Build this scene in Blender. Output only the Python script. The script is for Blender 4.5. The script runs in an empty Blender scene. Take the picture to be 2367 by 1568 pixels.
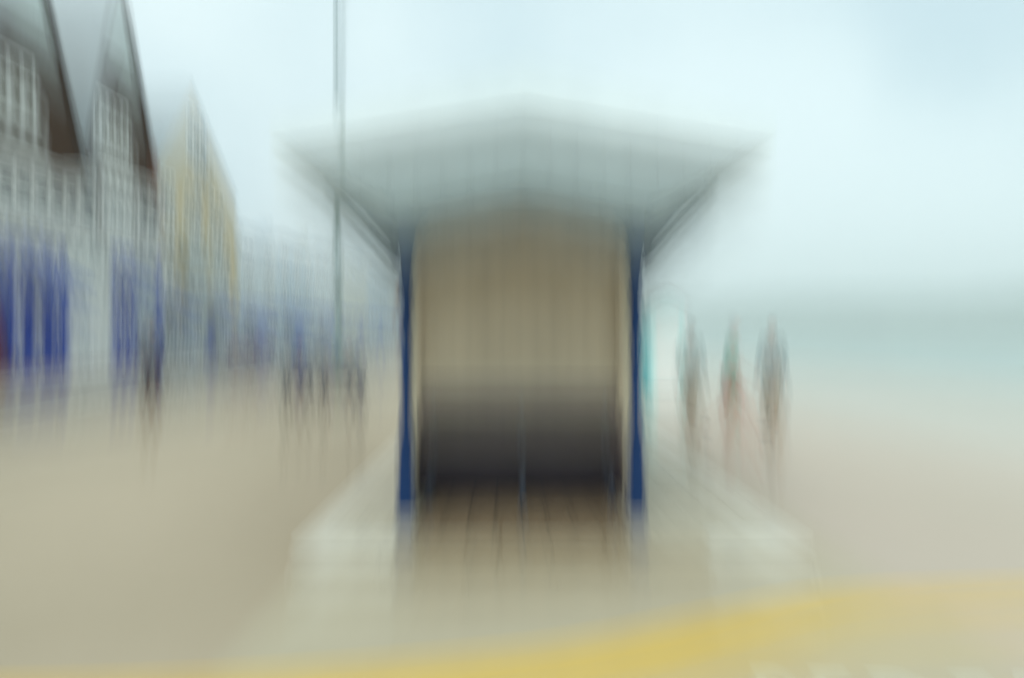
import bpy, bmesh, math, random
from mathutils import Vector, Matrix
R = math.radians
random.seed(7)
sc = bpy.context.scene
col = sc.collection

# ------------------------------------------------------------------ camera
FPX = 1700.0 / 2367.0                       # focal length as a share of the picture width
cd = bpy.data.cameras.new('camera')
cam = bpy.data.objects.new('camera', cd)
col.objects.link(cam)
cd.sensor_width = 36.0
cd.lens = 36.0 * FPX
cd.clip_start = 0.05
cd.clip_end = 6000
cam.location = (0, 0, 1.65)
cam.rotation_mode = 'XYZ'
PITCH0, YAW0 = 90 - 1.65, -0.45
cam.rotation_euler = (R(PITCH0), 0, R(YAW0))
sc.camera = cam
# the photograph is one long exposure with a hand-held camera swung upwards:
# the camera itself turns while the shutter is open, nothing in the place moves.
CAMERA_SHAKE = True
PXDEG = 57.3 / 1700.0
PATH = [  # (share of the exposure, shift down, shift right) in photograph pixels of 2367
    (0.00, 262, -4), (0.03, 214, 4), (0.06, 170, -6), (0.085, 150, -2), (0.11, 124, 6), (0.16, 100, 9),
    (0.24, 80, 6), (0.28, 54, 3), (0.37, 44, 1), (0.42, 22, 3), (0.47, 4, 0), (0.50, 0, 0), (0.53, 3, 0), (0.58, 26, -3), (0.66, 40, -5), (0.71, 66, -7), (0.79, 86, -9),
    (0.84, 108, -6), (0.88, 136, -2), (0.92, 152, 3), (0.95, 166, 5), (0.975, 210, -2), (1.00, 254, 6)]
if CAMERA_SHAKE:
    for t, dn, rt in PATH:
        cam.rotation_euler = (R(PITCH0 + dn * PXDEG), 0, R(YAW0 + rt * PXDEG))
        cam.keyframe_insert('rotation_euler', frame=0.5 + t)
    act = cam.animation_data.action
    for fc in act.fcurves:
        for k in fc.keyframe_points:
            k.interpolation = 'LINEAR'
    sc.frame_set(1)
    sc.render.use_motion_blur = True
    sc.render.motion_blur_position = 'CENTER'
    sc.render.motion_blur_shutter = 1.0
    cam.cycles.use_motion_blur = True
    cam.cycles.motion_steps = 6
SUN_EL, SUN_AZ = 48.0, 205.0                # overcast, the glow behind the left shoulder

# ------------------------------------------------------------------ world
w = bpy.data.worlds.new('World')
sc.world = w
w.use_nodes = True
nt = w.node_tree
nt.nodes.clear()
N, L = nt.nodes.new, nt.links.new
out = N('ShaderNodeOutputWorld'); bg = N('ShaderNodeBackground'); sky = N('ShaderNodeTexSky')
sky.sky_type = 'NISHITA'; sky.sun_disc = False
sky.sun_elevation = R(SUN_EL); sky.sun_rotation = R(SUN_AZ)
sky.air_density = 1.0; sky.dust_density = 3.0
tc = N('ShaderNodeTexCoord'); mp = N('ShaderNodeMapping')
mp.inputs['Scale'].default_value = (1, 1, 2.1)
mp.inputs['Location'].default_value = (1.7, 5.4, 2.3)
no = N('ShaderNodeTexNoise'); no.inputs['Scale'].default_value = 1.7
no.inputs['Detail'].default_value = 5; no.inputs['Roughness'].default_value = 0.5
rp = N('ShaderNodeValToRGB')
rp.color_ramp.elements[0].position = 0.41; rp.color_ramp.elements[0].color = (.43, .57, .615, 1)
rp.color_ramp.elements[1].position = 0.59; rp.color_ramp.elements[1].color = (.61, .735, .75, 1)
gain = N('ShaderNodeVectorMath'); gain.operation = 'SCALE'; gain.inputs['Scale'].default_value = 10.0
mx = N('ShaderNodeMix'); mx.data_type = 'RGBA'; mx.inputs[0].default_value = 0.90
L(tc.outputs['Generated'], mp.inputs[0]); L(mp.outputs[0], no.inputs['Vector']); L(no.outputs[0], rp.inputs[0])
L(rp.outputs[0], gain.inputs[0]); L(sky.outputs[0], mx.inputs[6]); L(gain.outputs[0], mx.inputs[7])
L(mx.outputs[2], bg.inputs[0]); L(bg.outputs[0], out.inputs[0])
bg.inputs[1].default_value = 0.14

sd = bpy.data.lights.new('sun', 'SUN'); so = bpy.data.objects.new('sun', sd); col.objects.link(so)
sd.energy = 1.0; sd.angle = R(25); sd.color = (1.0, 0.95, 0.86)
az = R(SUN_AZ)
sdir = Vector((math.sin(az) * math.cos(R(SUN_EL)), math.cos(az) * math.cos(R(SUN_EL)), math.sin(R(SUN_EL))))
so.rotation_euler = sdir.to_track_quat('Z', 'Y').to_euler()
so.location = (0, 0, 20)

sc.view_settings.view_transform = 'Standard'
sc.view_settings.look = 'None'
sc.view_settings.exposure = 0.13
sc.view_settings.gamma = 1.0
sc.view_settings.use_curve_mapping = False
sc.cycles.use_denoising = True
sc.cycles.max_bounces = 8
sc.cycles.volume_bounces = 1

# ------------------------------------------------------------------ materials
MATS = {}
def mat(name, c, rough=0.8, var=0.12, scale=4.0, bump=0.0, bscale=40.0, metal=0.0, spec=0.3, stretch=(1, 1, 1), c2=None):
    if name in MATS: return MATS[name]
    m = bpy.data.materials.new(name); m.use_nodes = True
    t = m.node_tree; b = t.nodes['Principled BSDF']
    b.inputs['Roughness'].default_value = rough
    b.inputs['Metallic'].default_value = metal
    b.inputs['Specular IOR Level'].default_value = spec
    co = t.nodes.new('ShaderNodeTexCoord'); mpp = t.nodes.new('ShaderNodeMapping')
    mpp.inputs['Scale'].default_value = stretch
    t.links.new(co.outputs['Object'], mpp.inputs[0])
    n = t.nodes.new('ShaderNodeTexNoise'); n.inputs['Scale'].default_value = scale
    n.inputs['Detail'].default_value = 6; n.inputs['Roughness'].default_value = 0.6
    t.links.new(mpp.outputs[0], n.inputs['Vector'])
    r = t.nodes.new('ShaderNodeValToRGB')
    lo = c2 if c2 else tuple(x * (1 - var) for x in c)
    hi = c if c2 else tuple(min(1, x * (1 + var)) for x in c)
    r.color_ramp.elements[0].position = 0.32; r.color_ramp.elements[0].color = (*lo, 1)
    r.color_ramp.elements[1].position = 0.68; r.color_ramp.elements[1].color = (*hi, 1)
    t.links.new(n.outputs[0], r.inputs[0]); t.links.new(r.outputs[0], b.inputs['Base Color'])
    if bump:
        n2 = t.nodes.new('ShaderNodeTexNoise'); n2.inputs['Scale'].default_value = bscale
        n2.inputs['Detail'].default_value = 3
        t.links.new(mpp.outputs[0], n2.inputs['Vector'])
        bp = t.nodes.new('ShaderNodeBump'); bp.inputs['Strength'].default_value = bump
        bp.inputs['Distance'].default_value = 0.02
        t.links.new(n2.outputs[0], bp.inputs['Height']); t.links.new(bp.outputs[0], b.inputs['Normal'])
    MATS[name] = m
    return m
def brick_mat(name, c1, c2, mortar, sx=1.0):
    m = bpy.data.materials.new(name); m.use_nodes = True
    t = m.node_tree; b = t.nodes['Principled BSDF']; b.inputs['Roughness'].default_value = 0.9
    co = t.nodes.new('ShaderNodeTexCoord'); sp = t.nodes.new('ShaderNodeSeparateXYZ'); cb = t.nodes.new('ShaderNodeCombineXYZ')
    t.links.new(co.outputs['Object'], sp.inputs[0])
    ad = t.nodes.new('ShaderNodeMath'); ad.operation = 'ADD'
    t.links.new(sp.outputs[0], ad.inputs[0]); t.links.new(sp.outputs[1], ad.inputs[1])
    t.links.new(ad.outputs[0], cb.inputs[0]); t.links.new(sp.outputs[2], cb.inputs[1])
    bt = t.nodes.new('ShaderNodeTexBrick'); bt.inputs['Scale'].default_value = 4.4 * sx
    bt.inputs['Color1'].default_value = (*c1, 1); bt.inputs['Color2'].default_value = (*c2, 1)
    bt.inputs['Mortar'].default_value = (*mortar, 1); bt.inputs['Mortar Size'].default_value = 0.012; b.inputs['Specular IOR Level'].default_value = .0
    t.links.new(cb.outputs[0], bt.inputs['Vector']); t.links.new(bt.outputs[0], b.inputs['Base Color'])
    MATS[name] = m
    return m

M = {
 'blue': mat('blue_gloss_paint', (.008, .036, .125), spec=.15, rough=.4, var=.15, scale=3),
 'cream': mat('cream_paint', (.62, .58, .44), rough=.55, var=.08, scale=5),
 'tan': mat('buff_painted_boards', (.58, .485, .355), rough=.65, var=.10, scale=3, stretch=(1, 1, .3)),
 'grey': mat('grey_green_paint', (.21, .25, .25), rough=.6, var=.10, scale=3),
 'soffit': mat('soffit_boards', (.40, .47, .47), rough=.7, var=.08, scale=3),
 'aqua': mat('pale_aqua_paint', (.80, .88, .88), rough=.5, var=.06, scale=3),
 'lead': mat('lead_roof', (.26, .31, .33), rough=.55, var=.15, scale=2),
 'darkwood_shade': mat('stained_timber_and_shade', (.024, .017, .026), rough=.6, var=.3, scale=6, stretch=(.3, 1, 1)),  # bench and panel timber; on the lower wainscot it stands in for shade
 'darkfloor': mat('tarred_board', (.030, .028, .034), rough=.8, var=.3, scale=6),
 'white': mat('white_paint', (.88, .88, .85), rough=.5, var=.05, scale=2),
 'offwhite': mat('weathered_white_paint', (.60, .66, .65), rough=.6, var=.08, scale=1.5),
 'glass': mat('window_glass', (.10, .13, .14), rough=.08, var=.2, scale=.7, spec=.6),
 'palelead': mat('pale_lead_roof', (.44, .50, .52), rough=.6, var=.1, scale=2),
 'shade_spandrel': mat('slate_blue_paint_and_shade', (.05, .065, .09), rough=.5, var=.15, scale=3),  # bench leg paint; on the post-head plates it stands in for shade
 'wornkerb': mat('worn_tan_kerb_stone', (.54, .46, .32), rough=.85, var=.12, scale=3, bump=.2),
 'seaprom': mat('pinkish_seaward_promenade', (.65, .54, .44), rough=.92, var=.1, scale=.5, bump=.3, bscale=120, c2=(.59, .50, .40)),
 'gable': mat('pale_grey_gable_paint', (.37, .45, .465), rough=.6, var=.08, scale=3),
 'brownbarge': mat('dark_brown_timber', (.05, .028, .015), spec=.0, rough=.7, var=.2, scale=3),
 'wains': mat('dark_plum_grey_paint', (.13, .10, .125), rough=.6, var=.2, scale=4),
 'riser': mat('tan_riser_stone', (.40, .34, .235), rough=.9, var=.15, scale=3, bump=.3),
 'curtain': mat('net_curtained_glass', (.15, .14, .105), rough=.35, var=.25, scale=1.2, spec=.15),
 'shopgrey': mat('grey_blue_shop_fascia', (.24, .30, .42), rough=.5, var=.1, scale=2),
 'slate': mat('slate_roof', (.20, .235, .25), rough=.6, var=.2, scale=3),
 'yrender': mat('yellow_ochre_render', (.64, .47, .21), rough=.85, var=.12, scale=.35, spec=.0, c2=(.64, .57, .42)),
 'prender': mat('pale_render', (.62, .68, .70), rough=.85, var=.07, scale=.6),
 'crender': mat('cream_render', (.62, .62, .52), rough=.85, var=.07, scale=.6),
 'brender': mat('pale_blue_render', (.44, .55, .64), rough=.85, var=.07, scale=.6),
 'shopblue': mat('cobalt_shopfront_paint', (.035, .085, .46), spec=.05, rough=.6, var=.2, scale=2),
 'awningblue': mat('blue_canvas', (.05, .11, .42), spec=.0, rough=.8, var=.15, scale=3),
 'maroon': mat('maroon_paint', (.16, .03, .045), spec=.05, rough=.45, var=.2, scale=2),
 'orange': mat('rust_orange_paint', (.36, .13, .05), rough=.7, var=.2, scale=2),
 'pole': mat('grey_green_column_paint', (.24, .32, .32), rough=.5, var=.15, scale=2),
 'iron': mat('dark_iron', (.06, .05, .05), rough=.55, var=.2, scale=3),
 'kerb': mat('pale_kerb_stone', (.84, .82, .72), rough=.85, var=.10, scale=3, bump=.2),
 'paver': mat('pale_paving_stone', (.60, .54, .41), rough=.85, var=.12, scale=2.5, bump=.25),
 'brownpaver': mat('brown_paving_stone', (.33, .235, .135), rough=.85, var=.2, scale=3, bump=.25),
 'mortar': mat('paving_joint', (.20, .17, .11), rough=.95, var=.2, scale=5),
 'tarmac': mat('buff_promenade_surface', (.58, .475, .345), rough=.92, var=.14, scale=.35, bump=.3, bscale=120, c2=(.44, .36, .25)),
 'apron': mat('pale_promenade_apron', (.60, .53, .385), rough=.92, var=.1, scale=.6, bump=.3, bscale=120, c2=(.52, .445, .315)),
 'road': mat('worn_brown_road', (.27, .235, .18), rough=.92, var=.1, scale=.5, bump=.3, bscale=100),
 'footway': mat('pinkish_footway', (.38, .29, .23), rough=.9, var=.12, scale=.8),
 'sand': mat('damp_sand', (.66, .60, .52), rough=.95, var=.08, scale=.2, bump=.4, bscale=8, c2=(.60, .55, .46)),
 'line': mat('yellow_road_paint', (.92, .58, .002), rough=.8, var=.1, scale=3, c2=(.84, .52, .003)),
 'lettering': mat('white_road_paint', (.72, .76, .66), rough=.7, var=.1, scale=6),
 'whiteline': mat('white_line_paint', (.70, .66, .56), rough=.7, var=.1, scale=2),
 'hill': mat('far_hillside', (.13, .20, .15), rough=.95, var=.3, scale=.02),
 'hut': mat('pale_turquoise_hut_paint', (.62, .88, .86), rough=.55, var=.06, scale=3, stretch=(1, 1, .4)),
 'hutteal': mat('strong_turquoise_paint', (.10, .48, .52), rough=.5, var=.1, scale=3),
 'hutroof': mat('olive_felt_roof', (.17, .19, .12), rough=.9, var=.15, scale=4),
 'skin': mat('skin', (.62, .36, .26), rough=.55, var=.06, scale=8),
 'hair': mat('dark_brown_hair', (.09, .06, .04), rough=.6, var=.3, scale=30),
 'fairhair': mat('grey_hair', (.30, .29, .27), rough=.6, var=.2, scale=30),
 'midslate': mat('faded_slate_cloth', (.27, .31, .32), rough=.85, var=.2, scale=9),
 'slatejacket': mat('dark_slate_cloth', (.02, .035, .045), rough=.85, var=.2, scale=9),
 'navyjacket': mat('navy_cloth', (.035, .045, .085), rough=.85, var=.2, scale=9),
 'greytop': mat('grey_cloth', (.34, .38, .36), rough=.85, var=.2, scale=9),
 'greentop': mat('sea_green_cloth', (.20, .50, .38), rough=.85, var=.2, scale=9),
 'redshorts': mat('brick_red_cloth', (.60, .16, .09), rough=.85, var=.2, scale=9),
 'beige': mat('beige_cloth', (.52, .42, .31), rough=.85, var=.15, scale=9),
 'browntrouser': mat('brown_cloth', (.12, .085, .06), rough=.85, var=.2, scale=9),
 'bluetrouser': mat('blue_grey_cloth', (.12, .14, .20), rough=.85, var=.2, scale=9),
 'shoe': mat('dark_leather', (.04, .035, .03), rough=.5, var=.2, scale=9),
 'bag': mat('orange_canvas', (.62, .26, .08), rough=.8, var=.15, scale=9),
 'benchwood': mat('weathered_bench_timber', (.20, .15, .10), rough=.75, var=.25, scale=6, stretch=(.3, 1, 1)),
 'carpaint': mat('grey_car_paint', (.20, .22, .25), rough=.25, var=.05, scale=1, spec=.6),
 'carred': mat('dark_red_car_paint', (.17, .035, .04), rough=.25, var=.05, scale=1, spec=.6),
 'rubber': mat('tyre_rubber', (.02, .02, .02), rough=.9, var=.2, scale=9),
 'rim': mat('wheel_rim', (.45, .46, .47), rough=.35, var=.05, scale=5, metal=.7),
 'lampred': mat('red_lamp_glass', (.35, .03, .03), rough=.2, var=.1, scale=5),
 'lampclear': mat('clear_lamp_glass', (.6, .62, .62), rough=.2, var=.1, scale=5),
}
brick_mat('dark_brown_brick', (.046, .021, .009), (.062, .029, .013), (.06, .03, .013))
brick_mat('orange_brown_brick', (.26, .075, .022), (.20, .06, .02), (.16, .09, .05))
M['brick'] = MATS['dark_brown_brick']; M['obrick'] = MATS['orange_brown_brick']

# pale sea with fine ripples
sm = bpy.data.materials.new('calm_sea_water'); sm.use_nodes = True
t = sm.node_tree; b = t.nodes['Principled BSDF']
b.inputs['Base Color'].default_value = (.44, .54, .49, 1); b.inputs['Roughness'].default_value = .28
wv = t.nodes.new('ShaderNodeTexNoise'); wv.inputs['Scale'].default_value = .9; wv.inputs['Detail'].default_value = 5
cc = t.nodes.new('ShaderNodeTexCoord'); mm = t.nodes.new('ShaderNodeMapping'); mm.inputs['Scale'].default_value = (.35, 1, 1)
t.links.new(cc.outputs['Object'], mm.inputs[0]); t.links.new(mm.outputs[0], wv.inputs['Vector'])
bp = t.nodes.new('ShaderNodeBump'); bp.inputs['Strength'].default_value = .6; bp.inputs['Distance'].default_value = .25
t.links.new(wv.outputs[0], bp.inputs['Height']); t.links.new(bp.outputs[0], b.inputs['Normal'])
M['sea'] = sm

# ------------------------------------------------------------------ helpers
class MB:
    """collects shapes, builds ONE mesh object"""
    def __init__(s): s.v = []; s.f = []
    def box(s, x0, x1, y0, y1, z0, z1):
        b = len(s.v)
        s.v += [(x, y, z) for z in (z0, z1) for y in (y0, y1) for x in (x0, x1)]
        s.f += [tuple(b + i for i in q) for q in ((0, 2, 3, 1), (4, 5, 7, 6), (0, 1, 5, 4), (2, 6, 7, 3), (0, 4, 6, 2), (1, 3, 7, 5))]
        return s
    def poly(s, pts): b = len(s.v); s.v += [tuple(p) for p in pts]; s.f.append(tuple(range(b, b + len(pts)))); return s
    def prism(s, pts, axis, a0, a1):
        """pts: 2-D outline; axis 'x','y' or 'z' is the direction it is pushed along"""
        b = len(s.v); n = len(pts)
        put = {'x': lambda p, a: (a, p[0], p[1]), 'y': lambda p, a: (p[0], a, p[1]), 'z': lambda p, a: (p[0], p[1], a)}[axis]
        for a in (a0, a1): s.v += [put(p, a) for p in pts]
        s.f.append(tuple(b + i for i in range(n))); s.f.append(tuple(b + n + i for i in reversed(range(n))))
        for i in range(n):
            j = (i + 1) % n; s.f.append((b + i, b + n + i, b + n + j, b + j))
        return s
    def lathe(s, prof, cx=0, cy=0, n=16):
        b = len(s.v)
        for r, z in prof:
            s.v += [(cx + r * math.cos(2 * math.pi * k / n), cy + r * math.sin(2 * math.pi * k / n), z) for k in range(n)]
        for i in range(len(prof) - 1):
            for k in range(n):
                k2 = (k + 1) % n
                s.f.append((b + i * n + k, b + i * n + k2, b + (i + 1) * n + k2, b + (i + 1) * n + k))
        s.f.append(tuple(b + k for k in reversed(range(n))))
        s.f.append(tuple(b + (len(prof) - 1) * n + k for k in range(n)))
        return s
    def tube(s, pts, rad, n=8):
        b = len(s.v); pts = [Vector(p) for p in pts]
        rr = rad if isinstance(rad, (list, tuple)) else [rad] * len(pts)
        for i, p in enumerate(pts):
            d = (pts[min(i + 1, len(pts) - 1)] - pts[max(i - 1, 0)]).normalized()
            u = d.cross(Vector((0, 0, 1)) if abs(d.z) < .9 else Vector((0, 1, 0))).normalized(); v = d.cross(u)
            for k in range(n):
                a = 2 * math.pi * k / n
                s.v.append(tuple(p + (u * math.cos(a) + v * math.sin(a)) * rr[i]))
        for i in range(len(pts) - 1):
            for k in range(n):
                k2 = (k + 1) % n
                s.f.append((b + i * n + k, b + i * n + k2, b + (i + 1) * n + k2, b + (i + 1) * n + k))
        s.f.append(tuple(b + k for k in range(n))); s.f.append(tuple(b + (len(pts) - 1) * n + k for k in reversed(range(n))))
        return s
    def ellipsoid(s, c, r, keep=None, n=16, k=10):
        b = len(s.v)
        for i in range(k + 1):
            a = math.pi * i / k
            for j in range(n):
                t_ = 2 * math.pi * j / n
                s.v.append((c[0] + r[0] * max(.01, math.sin(a)) * math.cos(t_), c[1] + r[1] * max(.01, math.sin(a)) * math.sin(t_), c[2] + r[2] * math.cos(a)))
        for i in range(k):
            for j in range(n):
                q = (b + i * n + j, b + i * n + (j + 1) % n, b + (i + 1) * n + (j + 1) % n, b + (i + 1) * n + j)
                if keep is None or keep(sum((Vector(s.v[w_]) for w_ in q), Vector()) / 4): s.f.append(q)
        return s
    def build(s, name, m, parent=None, bevel=0.0, smooth=False, loc=None):
        me = bpy.data.meshes.new(name); me.from_pydata(s.v, [], s.f)
        bm = bmesh.new(); bm.from_mesh(me)
        bmesh.ops.recalc_face_normals(bm, faces=bm.faces)
        if bevel:
            bmesh.ops.bevel(bm, geom=[e for e in bm.edges if e.calc_face_angle(0) > .5], offset=bevel, segments=2, affect='EDGES')
        bm.to_mesh(me); bm.free()
        if smooth:
            for p in me.polygons: p.use_smooth = True
        me.materials.append(m)
        return link(name, me, parent, loc)

def link(name, me, parent=None, loc=None):
    o = bpy.data.objects.new(name, me); col.objects.link(o)
    if parent: o.parent = parent
    if loc: o.location = loc
    return o
def tag(o, label=None, cat=None, group=None, kind=None):
    if label: o['label'] = label
    if cat: o['category'] = cat
    if group: o['group'] = group
    if kind: o['kind'] = kind
    return o
def empty(name, label, cat, loc=(0, 0, 0), rz=0, group=None):
    o = bpy.data.objects.new(name, None); col.objects.link(o); o.location = loc; o.rotation_euler = (0, 0, rz)
    return tag(o, label, cat, group)
def copy_tree(o, parent=None):
    c = o.copy(); col.objects.link(c)
    if parent: c.parent = parent
    for ch in o.children: copy_tree(ch, c)
    return c
def B(x0, x1, y0, y1, z0, z1): return MB().box(x0, x1, y0, y1, z0, z1)

# ------------------------------------------------------------------ setting
GX = -9.0      # promenade / road
tag(B(-9.0, -1.46, -6, 400, -.4, 0).build('promenade', M['tarmac']), kind='structure')
tag(B(-1.46, 2.6, -6, 400, -.4, .002).build('promenade_apron', M['apron']), kind='structure')
tag(B(2.6, 7.0, -6, 400, -.4, 0).build('promenade_seaward', M['seaprom']), kind='structure')
tag(B(-16.1, -9.14, -6, 400, -.5, -.12).build('road', M['road']), kind='structure')
tag(B(-40.0, -16.28, -6, 400, -.5, .0).build('footway', M['footway']), kind='structure')
kd = tag(B(-9.14, -9.0, -6, 400, -.5, .01).build('kerb', M['kerb']), kind='structure')
kd2 = tag(B(-16.28, -16.1, -6, 400, -.5, .012).build('kerb', M['kerb']), kind='structure')
tag(B(-15.5, -15.4, 10, 300, -.12, -.116).build('edge_line', M['whiteline']),
    'thin pale line painted along the road beside the terrace kerb', 'road marking')
tag(B(-400, -40, -6, 900, -.6, -.02).build('ground', M['footway']), kind='structure')

# beach: gently uneven sand falling to the water
me = MB(); nx, ny = 48, 90
def shore(y): return 27 - 9 * max(0, min(1, (y - 60) / 200)) + 1.2 * math.sin(y * .05)
for j in range(ny + 1):
    y = -6 + 406 * (j / ny) ** 1.7
    xs = shore(y)
    for i in range(nx + 1):
        u = i / nx; x = 7 + (xs + 6 - 7) * u
        z = -.05 - 1.15 * u ** 1.15 + .02 * math.sin(x * 1.9 + y * .7) + .015 * math.sin(x * 4.1 - y * 1.3)
        me.v.append((x, y, z))
for j in range(ny):
    for i in range(nx):
        a = j * (nx + 1) + i; me.f.append((a, a + 1, a + nx + 2, a + nx + 1))
tag(me.build('beach', M['sand'], smooth=True), kind='structure')
tag(MB().poly([(14, -8, -1.0), (3000, -8, -1.0), (3000, 2600, -1.0), (-300, 2600, -1.0), (-300, 395, -1.0), (14, 395, -1.0)]).build('sea', M['sea']), kind='structure')
# headland across the bay, a real ridge with depth
hb = MB(); n = 120; rows = [(0, 0), (60, .45), (140, .85), (230, 1.0), (420, .7), (600, 0)]
for i in range(n + 1):
    x = -420 + i * 2000 / n
    u = (x + 420) / 2000
    h = 30 + 66 * u ** .6 + 8 * math.sin(u * 11) + 4 * math.sin(u * 31 + 1)
    for dy, k in rows: hb.v.append((x, 880 + dy - 120 * u + 30 * math.sin(u * 9), -1.5 + h * k + (1.5 * math.sin(x * .07 + dy) if 0 < k < 1 else 0)))
for i in range(n):
    for r in range(len(rows) - 1):
        a = i * len(rows) + r; hb.f.append((a, a + len(rows), a + len(rows) + 1, a + 1))
tag(hb.build('hills', M['hill'], smooth=True), kind='structure')

# raised plinth the shelter stands on: kerb stones round paving stones with recessed joints
PX0, PX1, PY0, PY1, PZ = -1.52, 2.18, 5.15, 15.0, .15
tag(B(PX0 + .02, PX1 - .02, PY0 + .205, PY1 - .02, -.05, PZ - .012).build('plinth_bed', M['mortar']), kind='structure')
pl = bpy.data.objects.new('plinth_paving', None); col.objects.link(pl); tag(pl, kind='structure')
def pieces(name, m, spots, parent, bev=.004):
    cache = {}
    for (x0, x1, y0, y1, z0, z1, mm) in spots:
        key = (round(x1 - x0, 3), round(y1 - y0, 3), round(z1 - z0, 3), mm.name)
        if key not in cache:
            o = B(-(x1 - x0) / 2, (x1 - x0) / 2, -(y1 - y0) / 2, (y1 - y0) / 2, 0, z1 - z0).build(name, mm, parent, bevel=bev)
            cache[key] = o.data
        else:
            o = link(name, cache[key], parent)
        o.location = ((x0 + x1) / 2, (y0 + y1) / 2, z0)
sp = []
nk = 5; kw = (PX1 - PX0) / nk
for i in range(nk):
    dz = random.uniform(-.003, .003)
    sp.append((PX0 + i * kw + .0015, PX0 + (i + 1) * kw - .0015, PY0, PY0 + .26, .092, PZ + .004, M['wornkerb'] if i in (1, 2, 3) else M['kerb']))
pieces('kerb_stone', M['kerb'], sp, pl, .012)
sp = [(PX0 + .012 + i * (kw * nk - .024) / 6 + .002, PX0 + .012 + (i + 1) * (kw * nk - .024) / 6 - .002, PY0 + .012, PY0 + .2, .003, .090, M['riser']) for i in range(6)]
pieces('riser_stone', M['riser'], sp, pl, .006)
sp = []
for side in (0, 1):
    x0, x1 = (PX0, PX0 + .2) if side == 0 else (PX1 - .2, PX1)
    for j in range(10):
        y0 = PY0 + .26 + j * .95
        sp.append((x0, x1, y0 + .004, y0 + .946, .002, PZ + .004, M['kerb']))
pieces('kerb_stone', M['kerb'], sp, pl, .012)
sp = []
ncol = 16; pw = (PX1 - PX0 - .4) / ncol
for j in range(16):
    y0 = PY0 + .26 + j * .603
    for i in range(ncol):
        x0 = PX0 + .2 + i * pw
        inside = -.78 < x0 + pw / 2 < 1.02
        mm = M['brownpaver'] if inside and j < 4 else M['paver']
        dz = random.uniform(-.004, .002)
        sp.append((x0 + .006, x0 + pw - .006, y0 + .006, y0 + .597, PZ - .02, PZ + dz, mm))
pieces('paving_stone', M['paver'], sp, pl, .005)

# ------------------------------------------------------------------ the shelter
XC = .125; HW = .960; YF = 6.15; YB = 6.98; YE = 12.2     # centre line, half width between posts, front posts, back boards, far end
Z0 = PZ
S = empty('beach_shelter', 'open seafront shelter with blue posts, buff boarded back wall and wide low pitched roof', 'shelter', (XC, YF, Z0))
def add(mb, name, m, parent=None, **k):
    o = mb.build(name, m, **k)
    p = parent or S
    o.parent = p
    o.location = Vector((-XC, -YF, -Z0)) if p is S else Vector((0, 0, 0))
    return o
def post(x, y):
    mb = MB()
    mb.box(x - .078, x + .078, y - .078, y + .078, Z0, Z0 + .10)
    mb.box(x - .062, x + .062, y - .062, y + .062, Z0 + .10, Z0 + .78)
    mb.lathe([(.062, Z0 + .78), (.066, Z0 + .80), (.045, Z0 + .84), (.040, Z0 + .92), (.040, Z0 + 1.30), (.052, Z0 + 1.34),
              (.052, Z0 + 1.38), (.040, Z0 + 1.42), (.038, Z0 + 1.72), (.060, Z0 + 1.78), (.066, Z0 + 1.82), (.045, Z0 + 1.86),
              (.045, Z0 + 2.02), (.06, Z0 + 2.14), (.075, Z0 + 2.22), (.075, Z0 + 2.425)], x, y, 20)
    return mb
for (x, y) in ((XC - HW, YF), (XC + HW, YF), (XC - HW, 9.2), (XC + HW, 9.2), (XC - HW, YE), (XC + HW, YE)):
    add(post(x, y), 'post', M['blue'])
# lintel: a very low inverted V between the posts, at the front
zl0, zl1 = 2.61, 2.79
add(MB().prism([(XC - HW - .08, zl0 - .03), (XC - HW - .08, zl0 + .14), (XC, zl1 + .14), (XC + HW + .08, zl0 + .14), (XC + HW + .08, zl0 - .03), (XC + HW, zl0 - .03), (XC, zl1), (XC - HW, zl0 - .03)], 'y', YF - .07, YF + .07), 'lintel', M['grey'])
# gable boards above the lintel, each a separate vertical board with a recessed joint
EW, ZE, ZA = 1.76, 3.08, 3.50        # eave half width, eave height, apex height
def roofz(x): return ZA - (ZA - ZE) * abs(x - XC) / EW
def lowz(x):
    d = abs(x - XC)
    if d <= HW: return zl1 - .03 - (zl1 - zl0) * d / HW
    u = (d - HW) / (EW - HW); return zl0 - .03 + (ZE - .06 - zl0 + .03) * u ** 1.15 if u < 1 else ZE - .06
nb = 18; bw = 2 * EW / nb
for i in range(nb):
    xa = XC - EW + i * bw + .0012; xb = xa + bw - .0024
    pts = [(xa, lowz(xa)), (xb, lowz(xb)), (xb, roofz(xb) - .03), (xa, roofz(xa) - .03)]
    if xa < XC < xb: pts = [(xa, lowz(xa)), (XC, lowz(XC)), (xb, lowz(xb)), (xb, roofz(xb) - .03), (XC, roofz(XC) - .03), (xa, roofz(xa) - .03)]
    if min(roofz(xa) - .03 - lowz(xa), roofz(xb) - .03 - lowz(xb)) < .01: continue
    add(MB().prism(pts, 'y', 5.40, 5.43), 'gable_board', M['gable'])
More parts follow.
